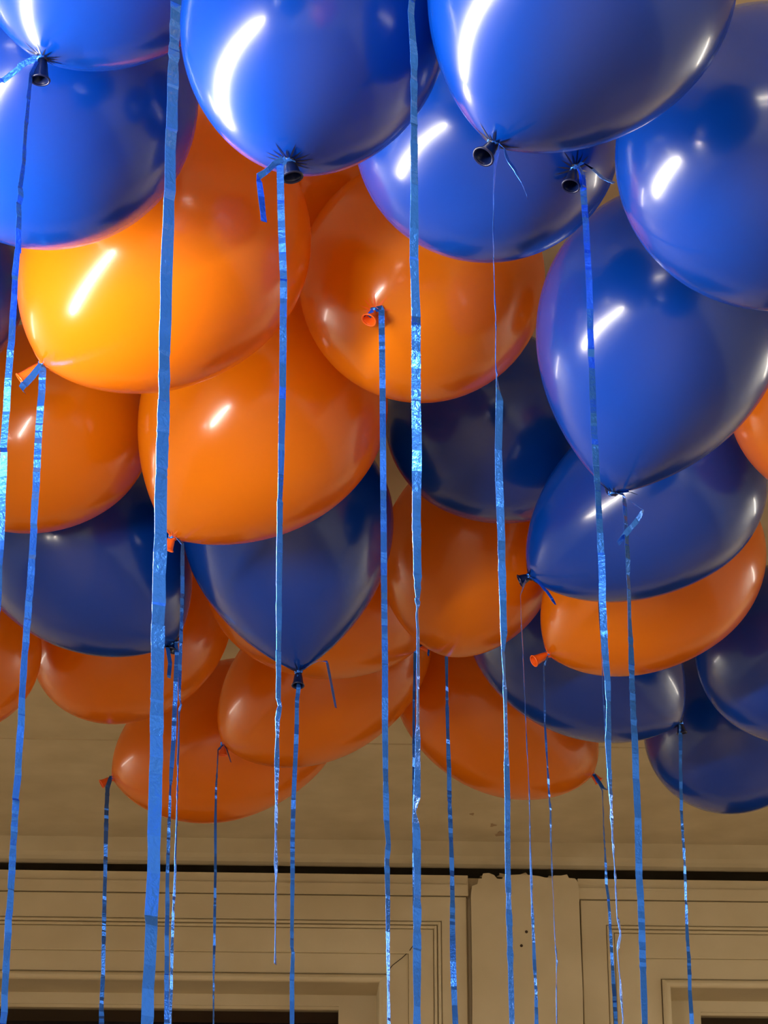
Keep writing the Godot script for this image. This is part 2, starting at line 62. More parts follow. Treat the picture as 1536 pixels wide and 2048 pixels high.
	{"label": "dark navy ribbon below the lowest left orange balloon's neck", "width": 0.0102, "strand": [[-0.5539, 3.1227, -4.8518, 1.05], [-0.5599, 3.0995, -4.8518, 0.65], [-0.5598, 3.0521, -4.8518, 0.65], [-0.5571, 2.9481, -4.8518, 0.81], [-0.5554, 2.8662, -4.8518, 0.82], [-0.5541, 2.8155, -4.8518, 0.82], [-0.5515, 2.7155, -4.8518, 0.83], [-0.5517, 2.6562, -4.8518, 0.69], [-0.5500, 2.6190, -4.8518, 0.29], [-0.5477, 2.5491, -4.8518, 0.31], [-0.5417, 1.9991, -4.8518, 0.30]], "tails": [], "knot": Vector3(-0.5505, 3.1218, -4.8588)},
	{"label": "slim grey ribbon below the small hooked neck at lower centre left", "width": 0.0062, "strand": [[-0.3113, 3.1047, -4.5996, 1.25], [-0.3207, 3.0945, -4.5996, 1.25], [-0.3209, 3.0642, -4.5996, 1.25], [-0.3224, 3.0139, -4.5996, 0.90], [-0.3217, 2.9542, -4.5996, 0.69], [-0.3190, 2.8560, -4.5996, 0.70], [-0.3180, 2.7498, -4.5996, 0.71], [-0.3162, 2.6174, -4.5996, 1.11], [-0.3147, 2.5635, -4.5996, 1.21], [-0.3138, 2.4972, -4.5996, 1.27], [-0.3078, 1.9472, -4.5996, 0.30]], "tails": [[[-0.3102, 3.1057, -4.5966, 1.25], [-0.3031, 3.0935, -4.5966, 1.08], [-0.2948, 3.0682, -4.5966, 1.25]]], "knot": Vector3(-0.3109, 3.1091, -4.6066)},
	{"label": "slim ribbon from the right end of the lowest right orange balloon", "width": 0.0081, "strand": [[0.4242, 3.1262, -4.8527, 1.05], [0.4338, 3.1103, -4.8527, 0.90], [0.4423, 3.0924, -4.8527, 1.19], [0.4418, 3.0210, -4.8527, 1.19], [0.4429, 2.9691, -4.8527, 1.06], [0.4433, 2.8971, -4.8527, 0.75], [0.4462, 2.8665, -4.8527, 0.75], [0.4473, 2.8158, -4.8527, 0.75], [0.4493, 2.7356, -4.8527, 0.56], [0.4504, 2.6860, -4.8527, 0.27], [0.4518, 2.6192, -4.8527, 0.29], [0.4511, 2.5493, -4.8527, 0.31], [0.4571, 1.9993, -4.8527, 0.30]], "tails": [[[0.4260, 3.1263, -4.8497, 0.73], [0.4356, 3.1104, -4.8497, 0.08], [0.4433, 3.0977, -4.8497, 0.51], [0.4522, 3.0935, -4.8497, 1.05]]], "knot": Vector3(0.4229, 3.1306, -4.8597)},
	{"label": "thin black ribbon hidden along the left edge of the bowed balloon's ribbon", "width": 0.0062, "strand": [[0.3164, 3.1373, -3.4971, 0.90], [0.3217, 3.1103, -3.4971, 1.05], [0.3230, 3.0603, -3.4971, 1.06], [0.3239, 2.9780, -3.4971, 1.06], [0.3250, 2.8812, -3.4971, 1.20], [0.3260, 2.8021, -3.4971, 1.20], [0.3268, 2.7243, -3.4971, 1.21], [0.3268, 2.6630, -3.4971, 1.27]], "tails": [], "knot": Vector3(0.3156, 3.1430, -3.5041)},
]

var M := {}
var taken := {}

func _ready() -> void:
	camera_and_light()
	materials()
	lamps()
	room()
	window_wall()
	for b in balloons:
		balloon(b)
	for i in ribbons.size():
		ribbon(ribbons[i], i)

# ---------------------------------------------------------------- camera and light
func camera_and_light() -> void:
	var cam := Camera3D.new()
	cam.name = "camera"
	add_child(cam)
	cam.position = Vector3(0, 1.55, 0)
	cam.rotation_degrees = Vector3(24, 0, 0)
	cam.fov = 23.15
	cam.near = 0.05
	cam.far = 60.0
	var env := Environment.new()
	env.background_mode = Environment.BG_COLOR
	env.background_color = Color(0.012, 0.012, 0.016)
	env.tonemap_mode = Environment.TONE_MAPPER_LINEAR
	env.tonemap_exposure = 1.0
	env.sdfgi_enabled = true
	env.ssao_enabled = true
	env.ssil_enabled = true
	var we := WorldEnvironment.new()
	we.name = "environment"
	we.environment = env
	add_child(we)

func lamps() -> void:
	# fluorescent battens on rods, left one read from balloon streaks; crosswise and window-side pairs added
	lamp(Vector3(-0.84, 2.66, -1.8), 0.0, 1.5, Vector3(1.0, 0.3, 0.1), 3.6, "twin tube fluorescent lamp hanging left of the balloons, outside the picture")
	lamp(Vector3(-0.3, 3.2, -0.35), 90.0, 1.5, Vector3(0.0, -1.0, 0.0), 3.2, "added twin tube lamp hung crosswise above the camera for ribbon glints")  # added, unseen: gives the foil ribbons bright lines to reflect
	lamp(Vector3(-0.3, 3.2, 1.2), 90.0, 1.5, Vector3(0.0, -1.0, 0.0), 3.4, "added twin tube lamp hung crosswise behind the camera for ribbon glints")  # second added crosswise lamp, also there to brighten the ribbons
	lamp(Vector3(1.5, 3.1, 3.1), 0.0, 1.2, Vector3(-0.1, -1.0, 0.0), 3.1, "twin tube fluorescent lamp hanging behind the camera at far right")
	lamp(Vector3(-1.5, 3.1, 3.1), 0.0, 1.2, Vector3(0.1, -1.0, 0.0), 3.1, "twin tube fluorescent lamp hanging behind the camera at far left")
	lamp(Vector3(3.6, 3.1, -5.2), 0.0, 1.2, Vector3(-0.1, -1.0, 0.0), 3.2, "added twin tube lamp right of the balloons, lighting the window wall")  # added out of view to lift the window wall against the balloons
	lamp(Vector3(-3.6, 3.1, -5.2), 0.0, 1.2, Vector3(0.1, -1.0, 0.0), 3.2, "added twin tube lamp left of the balloons, lighting the window wall")  # left twin of the added wall light, equally unseen

func lamp(at: Vector3, turn: float, length: float, facing: Vector3, energy: float, label: String) -> void:
	var t := thing("fluorescent_lamp", label, "lamp", "ceiling lamps", at)
	t.rotation_degrees.y = turn
	var st := tool()
	box(st, Vector3(0, 0.055, 0), Vector3(0.21, 0.04, length + 0.06))
	part(st, "housing", M.enamel, t)
	for s in [-1.0, 1.0]:
		st = tool()
		rod(st, Vector3(s * 0.075, 0, -length / 2), Vector3(s * 0.075, 0, length / 2), 0.014, 12)
		part(st, "tube", M.tube, t)
		for e in [-1.0, 1.0]:
			st = tool()
			box(st, Vector3(s * 0.075, 0.012, e * (length / 2 + 0.012)), Vector3(0.034, 0.05, 0.024))
			part(st, "tube_socket", M.enamel, t)
		st = tool()
		rod(st, Vector3(0, 0.07, s * length * 0.4), Vector3(0, CEILING - at.y, s * length * 0.4), 0.006, 8)
		part(st, "hanging_rod", M.enamel, t)
		var l := AreaLight3D.new()
		l.name = "tube_light"
		t.add_child(l, true)
		l.area_size = Vector2(0.028, length)
		l.light_energy = energy
		l.light_color = Color(1.0, 0.97, 0.91)
		l.area_range = 14.0
		l.area_attenuation = 2.0
		l.shadow_enabled = true
		var z := -facing.normalized()
		var y := Vector3(0, 0, 1)
		var x := y.cross(z).normalized()
		z = x.cross(y)
		l.transform = Transform3D(Basis(x, y, z), Vector3(s * 0.075, 0, 0) - (-z) * -0.018)

# ---------------------------------------------------------------- materials
func mat(c: Color, rough: float, metal := 0.0) -> StandardMaterial3D:
	var m := StandardMaterial3D.new()
	m.albedo_color = c
	m.roughness = rough
	m.metallic = metal
	return m

func noise_texture(freq: float, seed_no: int, lo: Color, hi: Color, size := 512) -> NoiseTexture2D:
	var n := FastNoiseLite.new()
	n.seed = seed_no
	n.frequency = freq
	n.fractal_octaves = 4
	var t := NoiseTexture2D.new()
	t.width = size
	t.height = size
	t.seamless = true
	t.noise = n
	var g := Gradient.new()
	g.set_color(0, lo)
	g.set_color(1, hi)
	t.color_ramp = g
	return t

func materials() -> void:
	for spec in [["blue", Color(0.0, 0.22, 0.62), Color(0.0, 0.19, 0.54)], ["orange", Color(0.90, 0.485, 0.03), Color(0.78, 0.43, 0.02)]]:
		var m := mat(spec[1], 0.22)
		m.backlight_enabled = true
		m.backlight = spec[2]
		m.clearcoat_enabled = true
		m.clearcoat = 0.35
		m.clearcoat_roughness = 0.10
		M[spec[0]] = m
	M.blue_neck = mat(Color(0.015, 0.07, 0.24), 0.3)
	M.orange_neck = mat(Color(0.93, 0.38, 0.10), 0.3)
	M.foil = mat(Color(0.22, 0.51, 1.0), 0.2, 0.72)
	var n := FastNoiseLite.new()
	n.seed = 5
	n.frequency = 0.03
	var nt := NoiseTexture2D.new()
	nt.width = 256
	nt.height = 256
	nt.seamless = true
	nt.noise = n
	nt.as_normal_map = true
	nt.bump_strength = 3.0
	M.foil.normal_enabled = true
	M.foil.normal_texture = nt
	M.foil.normal_scale = 0.8
	M.paint = mat(Color(0.79, 0.73, 0.60), 0.55)
	M.paint.albedo_texture = noise_texture(0.012, 3, Color(0.93, 0.92, 0.90), Color(1, 1, 1))
	M.paint.uv1_triplanar = true
	M.paint.uv1_world_triplanar = true
	M.paint.uv1_scale = Vector3(0.7, 0.7, 0.7)
	M.plaster = mat(Color(0.79, 0.73, 0.60), 0.8)
	M.plaster.albedo_texture = noise_texture(0.02, 9, Color(0.90, 0.89, 0.87), Color(1, 1, 1))
	M.plaster.uv1_triplanar = true
	M.plaster.uv1_world_triplanar = true
	M.plaster.uv1_scale = Vector3(0.5, 0.5, 0.5)
	M.wall = mat(Color(0.90, 0.90, 0.88), 0.8)
	M.floor = mat(Color(0.62, 0.53, 0.43), 0.5)
	M.masonry = mat(Color(0.50, 0.41, 0.32), 0.95)
	M.crack = mat(Color(0.22, 0.16, 0.10), 0.9)
	M.scar = mat(Color(0.62, 0.52, 0.40), 0.9)
	M.enamel = mat(Color(0.9, 0.9, 0.88), 0.4)
	M.tube = mat(Color(0.95, 0.95, 0.92), 0.3)
	M.tube.emission_enabled = true
	M.tube.emission = Color(1.0, 0.97, 0.91)
	M.tube.emission_energy_multiplier = 8.0
	M.glass = mat(Color(0.05, 0.05, 0.05, 0.12), 0.02)
	M.glass.metallic_specular = 0.3
	M.glass.transparency = BaseMaterial3D.TRANSPARENCY_ALPHA

# ---------------------------------------------------------------- helpers
func tool() -> SurfaceTool:
	var st := SurfaceTool.new()
	st.begin(Mesh.PRIMITIVE_TRIANGLES)
	return st

func numbered(called: String) -> String:
	taken[called] = taken.get(called, -1) + 1
	return called if taken[called] == 0 else "%s_%03d" % [called, taken[called]]

func thing(called: String, label: String, category: String, group: String, at: Vector3) -> Node3D:
	var o := Node3D.new()
	o.name = numbered(called)
	add_child(o)
	o.position = at
	o.set_meta("label", label)
	o.set_meta("category", category)
	if group:
		o.set_meta("group", group)
	return o

func structure(called: String) -> Node3D:
	var o := Node3D.new()
	o.name = called
	add_child(o)
	o.set_meta("kind", "structure")
	return o

func part(st: SurfaceTool, called: String, m: Material, parent: Node3D) -> MeshInstance3D:
	var o := MeshInstance3D.new()
	o.name = called
	o.mesh = st.commit()
	o.material_override = m
	parent.add_child(o, true)
	return o

# a face with its own flat normal, seen from the side that n points to
func face(st: SurfaceTool, a: Vector3, b: Vector3, c: Vector3, d: Vector3, n: Vector3) -> void:
	var q := [a, b, c, d]
	if (b - a).cross(c - a).dot(n) > 0.0:
		q = [a, d, c, b]
	var uv := [Vector2(0, 0), Vector2(1, 0), Vector2(1, 1), Vector2(0, 1)]
	for k in [0, 1, 2, 0, 2, 3]:
		st.set_normal(n)
		st.set_uv(uv[k])
		st.add_vertex(q[k])

func box(st: SurfaceTool, at: Vector3, size: Vector3) -> void:
	var h := size / 2
	for ax in 3:
		for s in [-1.0, 1.0]:
			var n := Vector3.ZERO
			n[ax] = s
			var u := Vector3.ZERO
			u[(ax + 1) % 3] = h[(ax + 1) % 3]
			var w := Vector3.ZERO
			w[(ax + 2) % 3] = h[(ax + 2) % 3]
			var c := at + n * h[ax]
			face(st, c - u - w, c + u - w, c + u + w, c - u + w, n)

func frame_of(dir: Vector3) -> Basis:
	var y := dir.normalized()
	var x := (Vector3.RIGHT if absf(y.x) < 0.8 else Vector3.BACK).cross(y).normalized()
	return Basis(x, y, x.cross(y))

# turned shape: profile of (radius, height) along dir from origin
func lathe(st: SurfaceTool, origin: Vector3, dir: Vector3, profile: PackedVector2Array, segments: int, pleats := 0, pleat_depth: PackedFloat32Array = PackedFloat32Array()) -> void:
	var b := frame_of(dir)
	var rows := profile.size()
	var pos := []
	var nor := []
	for i in rows:
		var d: Vector2 = profile[mini(i + 1, rows - 1)] - profile[maxi(i - 1, 0)]
		var n2 := Vector2(-d.y, d.x).normalized() * -1.0
		var ps := PackedVector3Array()
		var ns := PackedVector3Array()
		for k in segments + 1:
			var a := TAU * k / segments
			var e := b.x * cos(a) + b.z * sin(a)
			var r := profile[i].x
			if pleats and pleat_depth.size() == rows:
				r *= 1.0 + pleat_depth[i] * cos(a * pleats)
			ps.append(origin + e * r + b.y * profile[i].y)
			ns.append((e * n2.x + b.y * n2.y).normalized())
		pos.append(ps)
		nor.append(ns)
	for i in rows - 1:
		for k in segments:
			var q := [pos[i][k], pos[i][k + 1], pos[i + 1][k + 1], pos[i + 1][k]]
			var m := [nor[i][k], nor[i][k + 1], nor[i + 1][k + 1], nor[i + 1][k]]
			var uv := [Vector2(float(k) / segments, float(i) / rows), Vector2(float(k + 1) / segments, float(i) / rows), Vector2(float(k + 1) / segments, float(i + 1) / rows), Vector2(float(k) / segments, float(i + 1) / rows)]
			var way := [0, 1, 2, 0, 2, 3]
			var g: Vector3 = (q[1] - q[0]).cross(q[2] - q[0]) + (q[2] - q[0]).cross(q[3] - q[0])
			if g.dot(m[0] + m[1] + m[2] + m[3]) > 0.0:
				way = [0, 2, 1, 0, 3, 2]
			for w in way:
				st.set_normal(m[w])
				st.set_uv(uv[w])
				st.add_vertex(q[w])

func rod(st: SurfaceTool, a: Vector3, b: Vector3, r: float, segments: int) -> void:
	var l := a.distance_to(b)
	lathe(st, a, b - a, PackedVector2Array([Vector2(0.0001, 0), Vector2(r, 0), Vector2(r, 0.0005), Vector2(r, l - 0.0005), Vector2(r, l), Vector2(0.0001, l)]), segments)

func ring(st: SurfaceTool, at: Vector3, dir: Vector3, radius: float, tube: float, squash := 1.0, segments := 24) -> void:
	var p := PackedVector2Array()
	for k in 11:
		var a := TAU * k / 10
		p.append(Vector2(radius + tube * cos(a), -tube * squash * sin(a)))
	lathe(st, at, dir, p, segments)

# ---------------------------------------------------------------- balloons
func balloon(b: Array) -> void:
	var kind: String = b[0]
	var centre: Vector3 = b[1]
	var dir: Vector3 = b[2]
	var r: float = b[3]
	var long: float = b[4]
	var crown: float = b[5]
	var taper: float = b[6]
	var mouth: Vector3 = b[7]
	var t := thing("balloon", b[8], "balloon", kind + " balloons of the ceiling cluster", centre)
	var q := 0.5 + 0.4 * taper
	var end := sqrt(1.0 - pow(0.0045 / r, 1.0 / q))
	var p := PackedVector2Array()
	for k in 23:
		var a := PI / 2 * k / 23.0
		p.append(Vector2(maxf(r * sin(a), 0.0002), -crown * cos(a)))
	for k in 40:
		var u := sin(PI / 2 * k / 39.0) * end if k < 39 else end
		p.append(Vector2(r * pow(1.0 - u * u, q), u * long))
	var st := tool()
	lathe(st, Vector3.ZERO, dir, p, 72)
	part(st, "envelope", M[kind], t)
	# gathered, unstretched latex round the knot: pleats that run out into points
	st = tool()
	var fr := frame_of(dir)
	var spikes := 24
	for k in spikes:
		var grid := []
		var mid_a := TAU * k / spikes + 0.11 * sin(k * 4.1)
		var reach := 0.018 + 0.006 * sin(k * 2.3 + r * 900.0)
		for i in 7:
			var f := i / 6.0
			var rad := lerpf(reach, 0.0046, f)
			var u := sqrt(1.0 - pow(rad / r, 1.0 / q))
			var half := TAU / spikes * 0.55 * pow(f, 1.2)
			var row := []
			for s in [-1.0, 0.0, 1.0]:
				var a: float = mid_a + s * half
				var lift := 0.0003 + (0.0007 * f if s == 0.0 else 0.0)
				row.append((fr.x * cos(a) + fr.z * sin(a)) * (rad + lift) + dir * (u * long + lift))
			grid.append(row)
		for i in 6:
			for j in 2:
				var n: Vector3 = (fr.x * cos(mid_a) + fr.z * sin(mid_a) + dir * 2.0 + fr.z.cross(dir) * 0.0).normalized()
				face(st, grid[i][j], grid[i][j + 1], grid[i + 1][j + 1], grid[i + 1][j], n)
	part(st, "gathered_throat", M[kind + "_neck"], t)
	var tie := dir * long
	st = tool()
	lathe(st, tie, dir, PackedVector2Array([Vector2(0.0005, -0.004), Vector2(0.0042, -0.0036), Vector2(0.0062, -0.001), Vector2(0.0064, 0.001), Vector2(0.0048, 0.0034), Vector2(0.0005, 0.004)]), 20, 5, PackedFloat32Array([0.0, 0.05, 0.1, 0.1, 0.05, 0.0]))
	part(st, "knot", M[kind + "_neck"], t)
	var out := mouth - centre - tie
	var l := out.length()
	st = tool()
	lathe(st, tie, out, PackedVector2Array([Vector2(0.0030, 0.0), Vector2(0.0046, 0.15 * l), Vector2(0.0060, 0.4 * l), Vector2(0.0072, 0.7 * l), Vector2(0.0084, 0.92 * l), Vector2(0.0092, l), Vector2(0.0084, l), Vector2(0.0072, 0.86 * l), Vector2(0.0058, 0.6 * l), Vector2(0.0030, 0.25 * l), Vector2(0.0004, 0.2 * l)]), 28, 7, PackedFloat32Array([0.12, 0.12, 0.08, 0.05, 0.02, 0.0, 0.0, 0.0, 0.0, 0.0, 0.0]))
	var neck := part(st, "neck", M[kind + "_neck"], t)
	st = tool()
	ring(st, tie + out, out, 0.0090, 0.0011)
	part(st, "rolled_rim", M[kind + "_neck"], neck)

# ---------------------------------------------------------------- ribbons
func ribbon(d: Dictionary, no: int) -> void:
	var knot: Vector3 = d.knot
	var t := thing("foil_ribbon", d.label, "ribbon", "foil ribbons hanging from the balloons", knot)
	var rng := RandomNumberGenerator.new()
	rng.seed = 77 + no * 13
	part(strip(d.strand, d.width, knot, rng), "strand", M.foil, t)
	for tail in d.tails:
		part(strip(tail, d.width, knot, rng), "tail", M.foil, t)
	var st := tool()
	for k in 3:
		ring(st, Vector3(0, (k - 1) * 0.0016, 0), Vector3(0.2 * (k - 1), 1, 0.15), 0.0052, 0.0011, 1.5, 18)
	part(st, "tied_knot", M.foil, t)

func strip(raw: Array, width: float, origin: Vector3, rng: RandomNumberGenerator) -> SurfaceTool:
	# length along the path
	var ps := []
	var at := [0.0]
	for e in raw:
		ps.append(Vector3(e[0], e[1], e[2]) - origin)
	for k in range(1, ps.size()):
		at.append(at[k - 1] + ps[k].distance_to(ps[k - 1]))
	var total: float = at[-1]
	# creases: flat facets of uneven length between them, crinkled stretches and smooth ones
	var marks := [0.0]
	var s := 0.0
	var calm := rng.randf() < 0.5
	var left := rng.randf_range(0.05, 0.16)
	while s < total:
		var step := rng.randf_range(0.012, 0.034) if calm else rng.randf_range(0.0025, 0.010)
		s += step
		left -= step
		if left < 0.0:
			calm = not calm
			left = rng.randf_range(0.06, 0.20) if calm else rng.randf_range(0.03, 0.12)
		if total - s > 0.002:
			marks.append(s)
	marks.append(total)
	for a in at:
		if a > 0.003 and a < total - 0.003:
			marks.append(a)
	marks.sort()
	var mid := []
	var across := []
	for m in marks:
		var k := 0
		while k < at.size() - 2 and at[k + 1] < m:
			k += 1
		var f: float = clampf((m - at[k]) / maxf(at[k + 1] - at[k], 1e-6), 0, 1)
		var p: Vector3 = (ps[k] as Vector3).lerp(ps[k + 1], f)
		var turn: float = lerpf(raw[k][3], raw[k + 1][3], f)
		var tangent: Vector3 = ((ps[k + 1] as Vector3) - ps[k]).normalized()
		# the strip lies across its run: upright strands spread sideways, slanting tails turn with their slant
		var side := tangent.cross(Vector3.BACK)
		if side.length() < 0.05:
			side = Vector3.RIGHT
		side = side.normalized()
		if side.x < 0.0:
			side = -side
		var depth := side.cross(tangent).normalized()
		var skew := rng.randf_range(-0.12, 0.12)
		var w := (side * cos(turn) + depth * sin(turn)).normalized() * width / 2
		w = w.rotated(depth, skew * 0.35)
		var gap: float = minf(m - marks[maxi(mid.size() - 1, 0)], 0.03)
		var wave := rng.randf_range(-0.22, 0.22) * gap
		mid.append(p + Vector3(0, 0, wave))
		across.append(w.rotated(tangent, rng.randf_range(-0.16, 0.16)))
	var st := tool()
	var run := 0.0
	for k in mid.size() - 1:
		var a: Vector3 = mid[k] - across[k]
		var b: Vector3 = mid[k] + across[k]
		var c: Vector3 = mid[k + 1] + across[k + 1]
		var e: Vector3 = mid[k + 1] - across[k + 1]
		var n := (b - e).cross(a - c).normalized()
		if n.z < 0.0:
			n = -n
		var th := n * 0.00012
		var next: float = run + mid[k].distance_to(mid[k + 1])
		quad(st, a + th, b + th, c + th, e + th, n, run, next, width)
		quad(st, a - th, b - th, c - th, e - th, -n, run, next, width)
		face(st, a + th, a - th, e - th, e + th, -across[k].normalized())
		face(st, b + th, b - th, c - th, c + th, across[k].normalized())
		run = next
	return st

func quad(st: SurfaceTool, a: Vector3, b: Vector3, c: Vector3, d: Vector3, n: Vector3, v0: float, v1: float, width: float) -> void:
	var q := [a, b, c, d]
	var uv := [Vector2(0, v0 * 30), Vector2(width * 30, v0 * 30), Vector2(width * 30, v1 * 30), Vector2(0, v1 * 30)]
	var way := [0, 1, 2, 0, 2, 3]
	if (b - a).cross(c - a).dot(n) > 0.0:
		way = [0, 2, 1, 0, 3, 2]
	for k in way:
		st.set_normal(n)
		st.set_uv(uv[k])
		st.add_vertex(q[k])

# ---------------------------------------------------------------- the room
func room() -> void:
	var st := tool()
	box(st, Vector3(0, -0.05, -1.3), Vector3(8.6, 0.1, 11.4))
	part(st, "slab", M.floor, structure("floor"))
	var c := structure("ceiling")
	st = tool()
	box(st, Vector3(0, CEILING + 0.1, -1.75), Vector3(8.6, 0.2, 12.3))
	part(st, "plaster", M.plaster, c)
	# brown scars where the paint has flaked
	for s in [[0.308, -6.382, 0.016], [0.285, -6.301, 0.010], [0.227, -6.204, 0.007]]:
		st = tool()
		var outline := PackedVector2Array()
		for k in 11:
			var a := TAU * k / 11.0
			var g: float = s[2] * (0.8 + 0.3 * sin(k * 1.7 + s[0] * 50.0))
			outline.append(Vector2(cos(a) * g, sin(a) * g * 1.6))
		extrude(st, outline, -0.0006, 0.0006)
		var scar := part(st, "paint_scar", M.scar, c)
		scar.position = Vector3(s[0], CEILING - 0.0003, s[1])
		scar.rotation_degrees.x = 90
	st = tool()
	box(st, Vector3(-4.25, 1.75, -1.3), Vector3(0.1, 3.6, 11.4))
	part(st, "plaster", M.wall, structure("wall_left"))
	st = tool()
	box(st, Vector3(4.25, 1.75, -1.3), Vector3(0.1, 3.6, 11.4))
	part(st, "plaster", M.wall, structure("wall_right"))
	st = tool()
	box(st, Vector3(0, 1.75, 4.35), Vector3(8.6, 3.6, 0.1))
	part(st, "plaster", M.wall, structure("wall_front"))

func on_wall(o: Node3D) -> Node3D:
	o.position = Vector3(0, 0, WALL_Z)
	o.rotation_degrees.y = WALL_TURN
	return o

func bar(st: SurfaceTool, u0: float, u1: float, v0: float, v1: float, w0: float, w1: float) -> void:
	box(st, Vector3((u0 + u1) / 2, (v0 + v1) / 2, (w0 + w1) / 2), Vector3(u1 - u0, v1 - v0, w1 - w0))

func window_wall() -> void:
	var wl := on_wall(structure("wall_back"))
	var st := tool()
	bar(st, -4.5, -1.36, 0.0, 3.35, -0.30, -0.005)
	bar(st, -1.36, -0.014, 3.073, 3.362, -0.30, -0.005)
	bar(st, -1.36, -0.014, 0.0, 0.9, -0.30, -0.005)
	bar(st, -0.014, 0.748, 0.0, 3.36, -0.30, -0.005)
	bar(st, 0.748, 2.1, 3.068, 3.358, -0.30, -0.005)
	bar(st, 0.748, 2.1, 0.0, 0.9, -0.30, -0.005)
	bar(st, 2.1, 4.5, 0.0, 3.35, -0.30, -0.005)
	part(st, "masonry", M.paint, wl)
	# the open slot above the woodwork leads into the hollow behind the cornice
	st = tool()
	bar(st, -4.5, 4.5, 3.20, 3.66, -1.05, -0.95)
	bar(st, -4.5, 4.5, 3.20, 3.358, -0.95, -0.30)
	part(st, "hollow", M.masonry, wl)
	# pier between the windows, its plaster broken at the top
	var pier := PackedVector2Array([Vector2(0.1969, 0.8858), Vector2(0.2280, 3.0400), Vector2(0.2284, 3.1582), Vector2(0.2278, 3.3052), Vector2(0.2308, 3.3296), Vector2(0.2454, 3.3352), Vector2(0.2483, 3.3487), Vector2(0.2576, 3.3502), Vector2(0.2604, 3.3638), Vector2(0.2764, 3.3654), Vector2(0.2895, 3.3601), Vector2(0.2973, 3.3507), Vector2(0.3092, 3.3482), Vector2(0.3159, 3.3564), Vector2(0.3293, 3.3606), Vector2(0.3585, 3.3624), Vector2(0.3850, 3.3613), Vector2(0.4088, 3.3589), Vector2(0.4246, 3.3550), Vector2(0.4405, 3.3539), Vector2(0.4486, 3.3608), Vector2(0.4672, 3.3610), Vector2(0.4833, 3.3640), Vector2(0.4883, 3.3545), Vector2(0.5042, 3.3533), Vector2(0.5106, 3.3453), Vector2(0.5140, 3.3291), Vector2(0.5134, 3.2281), Vector2(0.5153, 3.0430), Vector2(0.4744, 0.8845)])
	st = tool()
	extrude(st, pier, -0.01, 0.03)
	part(st, "pier", M.paint, wl)
	for s in [[0.372, 3.208], [0.358, 3.171]]:
		st = tool()
		lathe(st, Vector3(s[0], s[1], 0.028), Vector3.BACK, PackedVector2Array([Vector2(0.004, 0), Vector2(0.004, 0.003), Vector2(0.0002, 0.0042)]), 10)
		part(st, "nail_head", M.crack, wl)
	for s in [[0.318, 3.370, 0.030, 0.010], [0.372, 3.369, 0.050, 0.013], [0.452, 3.366, 0.040, 0.008], [0.271, 3.366, 0.03, 0.007]]:
		st = tool()
		var lump := PackedVector2Array()
		for k in 9:
			var a := TAU * k / 9.0
			var g := 1.0 + 0.35 * sin(k * 2.7 + s[0] * 40.0)
			lump.append(Vector2(s[0] + cos(a) * s[2] * 0.5 * g, s[1] + sin(a) * s[3] * 0.6 * g))
		extrude(st, lump, -0.15, -0.01)
		part(st, "broken_plaster", M.plaster, wl)
	# rounded cornice above the black gap
	var co := on_wall(structure("trim_1"))
	st = tool()
	var pr := [Vector2(0.0, 3.50), Vector2(0.0, 3.420), Vector2(-0.003, 3.409), Vector2(-0.009, 3.400), Vector2(-0.018, 3.394), Vector2(-0.024, 3.3925), Vector2(-0.024, 3.50)]
	for k in pr.size() - 1:
		var d: Vector2 = pr[k + 1] - pr[k]
		var n := Vector3(0, d.x, -d.y).normalized()
		face(st, Vector3(-4.5, pr[k].y, pr[k].x), Vector3(4.5, pr[k].y, pr[k].x), Vector3(4.5, pr[k + 1].y, pr[k + 1].x), Vector3(-4.5, pr[k + 1].y, pr[k + 1].x), n)
	part(st, "cornice", M.plaster, co)
	var ba := on_wall(structure("trim_2"))
	st = tool()
	bar(st, -4.3, 4.3, CEILING - 0.003, CEILING + 0.01, 0.62, 0.80)
	part(st, "ceiling_batten", M.plaster, ba)
	window("window_1", -1.36, -0.014, 3.073)
	window("window_2", 0.748, 2.1, 3.068)

func extrude(st: SurfaceTool, outline: PackedVector2Array, w0: float, w1: float) -> void:
	var idx := Geometry2D.triangulate_polygon(outline)
	for w in [[w1, 1.0], [w0, -1.0]]:
		for k in range(0, idx.size(), 3):
			var a := Vector3(outline[idx[k]].x, outline[idx[k]].y, w[0])
			var b := Vector3(outline[idx[k + 1]].x, outline[idx[k + 1]].y, w[0])
			var c := Vector3(outline[idx[k + 2]].x, outline[idx[k + 2]].y, w[0])
			var n := Vector3(0, 0, w[1])
			var tri := [a, b, c] if (b - a).cross(c - a).dot(n) < 0.0 else [a, c, b]
			for v in tri:
				st.set_normal(n)
				st.set_uv(Vector2(v.x, v.y))
				st.add_vertex(v)
	var middle := Vector2.ZERO
	for p in outline:
		middle += p / outline.size()
	for k in outline.size():
		var p := outline[k]
		var q := outline[(k + 1) % outline.size()]
		var n := Vector3(q.y - p.y, p.x - q.x, 0).normalized()
		if Geometry2D.is_polygon_clockwise(outline):
			n = -n
		face(st, Vector3(p.x, p.y, w0), Vector3(q.x, q.y, w0), Vector3(q.x, q.y, w1), Vector3(p.x, p.y, w1), n)

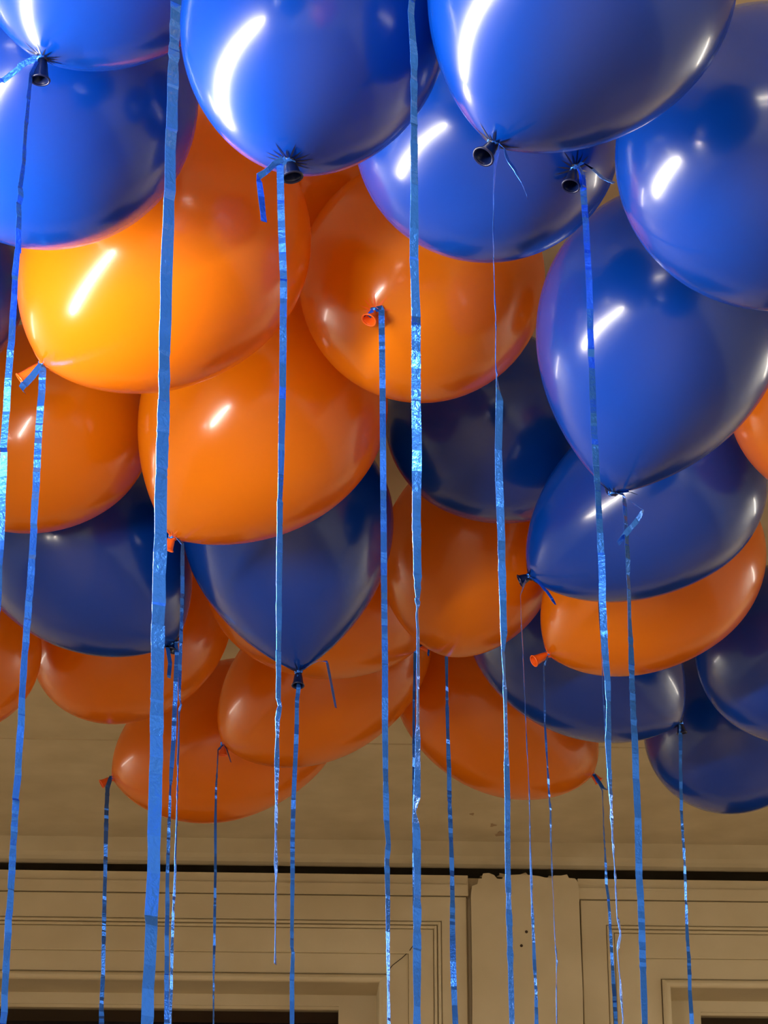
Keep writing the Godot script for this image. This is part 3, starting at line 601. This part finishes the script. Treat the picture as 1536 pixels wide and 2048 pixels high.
# one run of moulding round an opening: head and two jambs, mitred; section is (offset from the opening, height off the wall)
func moulding(o: Node3D, called: String, u0: float, u1: float, top: float, bottom: float, section: Array) -> void:
	for side in 3:
		var st := tool()
		for k in section.size() - 1:
			var a: Vector2 = section[k]
			var b: Vector2 = section[k + 1]
			var d := b - a
			var n2 := Vector2(-d.y, d.x).normalized()
			var q := []
			var n := Vector3.ZERO
			if side == 0:
				q = [Vector3(u0 - a.x, top + a.x, a.y), Vector3(u1 + a.x, top + a.x, a.y), Vector3(u1 + b.x, top + b.x, b.y), Vector3(u0 - b.x, top + b.x, b.y)]
				n = Vector3(0, n2.x, n2.y)
			elif side == 1:
				q = [Vector3(u1 + a.x, bottom, a.y), Vector3(u1 + a.x, top + a.x, a.y), Vector3(u1 + b.x, top + b.x, b.y), Vector3(u1 + b.x, bottom, b.y)]
				n = Vector3(n2.x, 0, n2.y)
			else:
				q = [Vector3(u0 - a.x, bottom, a.y), Vector3(u0 - a.x, top + a.x, a.y), Vector3(u0 - b.x, top + b.x, b.y), Vector3(u0 - b.x, bottom, b.y)]
				n = Vector3(-n2.x, 0, n2.y)
			face(st, q[0], q[1], q[2], q[3], n)
		part(st, called + ("_head" if side == 0 else "_jamb"), M.paint, o)

func board(o0: float, o1: float, w: float, bevel := 0.002) -> Array:
	return [Vector2(o0, -0.006), Vector2(o0, w - bevel), Vector2(o0 + bevel, w), Vector2(o1 - bevel, w), Vector2(o1, w - bevel), Vector2(o1, -0.006)]

func bead(o0: float, o1: float, base: float, w: float) -> Array:
	var r := [Vector2(o0, -0.006)]
	for k in 9:
		var a := PI * (1.0 - k / 8.0)
		r.append(Vector2((o0 + o1) / 2 + cos(a) * (o1 - o0) / 2, base + sin(a) * (w - base)))
	r.append(Vector2(o1, -0.006))
	return r

func window(called: String, u0: float, u1: float, top: float) -> void:
	var o := on_wall(structure(called))
	var bottom := 0.9
	moulding(o, "inner_bead", u0, u1, top, bottom, bead(0.0, 0.022, 0.012, 0.024))
	moulding(o, "inner_casing", u0, u1, top, bottom, board(0.024, 0.078, 0.012))
	moulding(o, "middle_casing", u0, u1, top, bottom, board(0.078, 0.143, 0.016))
	moulding(o, "fine_bead", u0, u1, top, bottom, bead(0.144, 0.153, 0.014, 0.020))
	moulding(o, "fine_bead", u0, u1, top, bottom, bead(0.154, 0.163, 0.016, 0.022))
	moulding(o, "outer_casing", u0, u1, top, bottom, board(0.164, 0.230, 0.020))
	# raised fillet along the top, under the gap
	var st := tool()
	bar(st, u0 - 0.235, u1 + 0.235, top + 0.232, top + 0.262, -0.006, 0.024)
	part(st, "top_fillet", M.paint, o)
	st = tool()
	bar(st, u0 - 0.235, u1 + 0.235, top + 0.262, top + 0.2885, -0.006, 0.017)
	part(st, "top_board", M.paint, o)
	# sash set back in the reveal, dark pane behind it
	for s in [[u0, u1, top - 0.030, top], [u0, u0 + 0.10, bottom, top - 0.030], [u1 - 0.10, u1, bottom, top - 0.030], [u0, u1, bottom, bottom + 0.08]]:
		st = tool()
		bar(st, s[0], s[1], s[2], s[3], -0.17, -0.13)
		part(st, "sash_rail", M.paint, o)
	st = tool()
	bar(st, u0 + 0.10, u1 - 0.10, top - 0.038, top - 0.030, -0.165, -0.135)
	part(st, "glazing_bar", M.paint, o)
	st = tool()
	bar(st, u0 + 0.10, u1 - 0.10, bottom + 0.08, top - 0.038, -0.152, -0.148)
	part(st, "pane", M.glass, o)
	if called == "window_1":
		# open mitre joint of the casing
		st = tool()
		var pts := [Vector2(0.022, 0.030), Vector2(0.036, 0.047), Vector2(0.060, 0.066), Vector2(0.080, 0.085), Vector2(0.110, 0.128)]
		for k in pts.size() - 1:
			var a := Vector3(u1 + pts[k].x, top + pts[k].y, 0.0)
			var b := Vector3(u1 + pts[k + 1].x, top + pts[k + 1].y, 0.0)
			var s := (b - a).cross(Vector3.BACK).normalized() * 0.0011
			var h := Vector3(0, 0, 0.0127 if k < 3 else 0.0167)
			face(st, a - s + h, a + s + h, b + s + h, b - s + h, Vector3.BACK)
		part(st, "open_joint", M.crack, o)
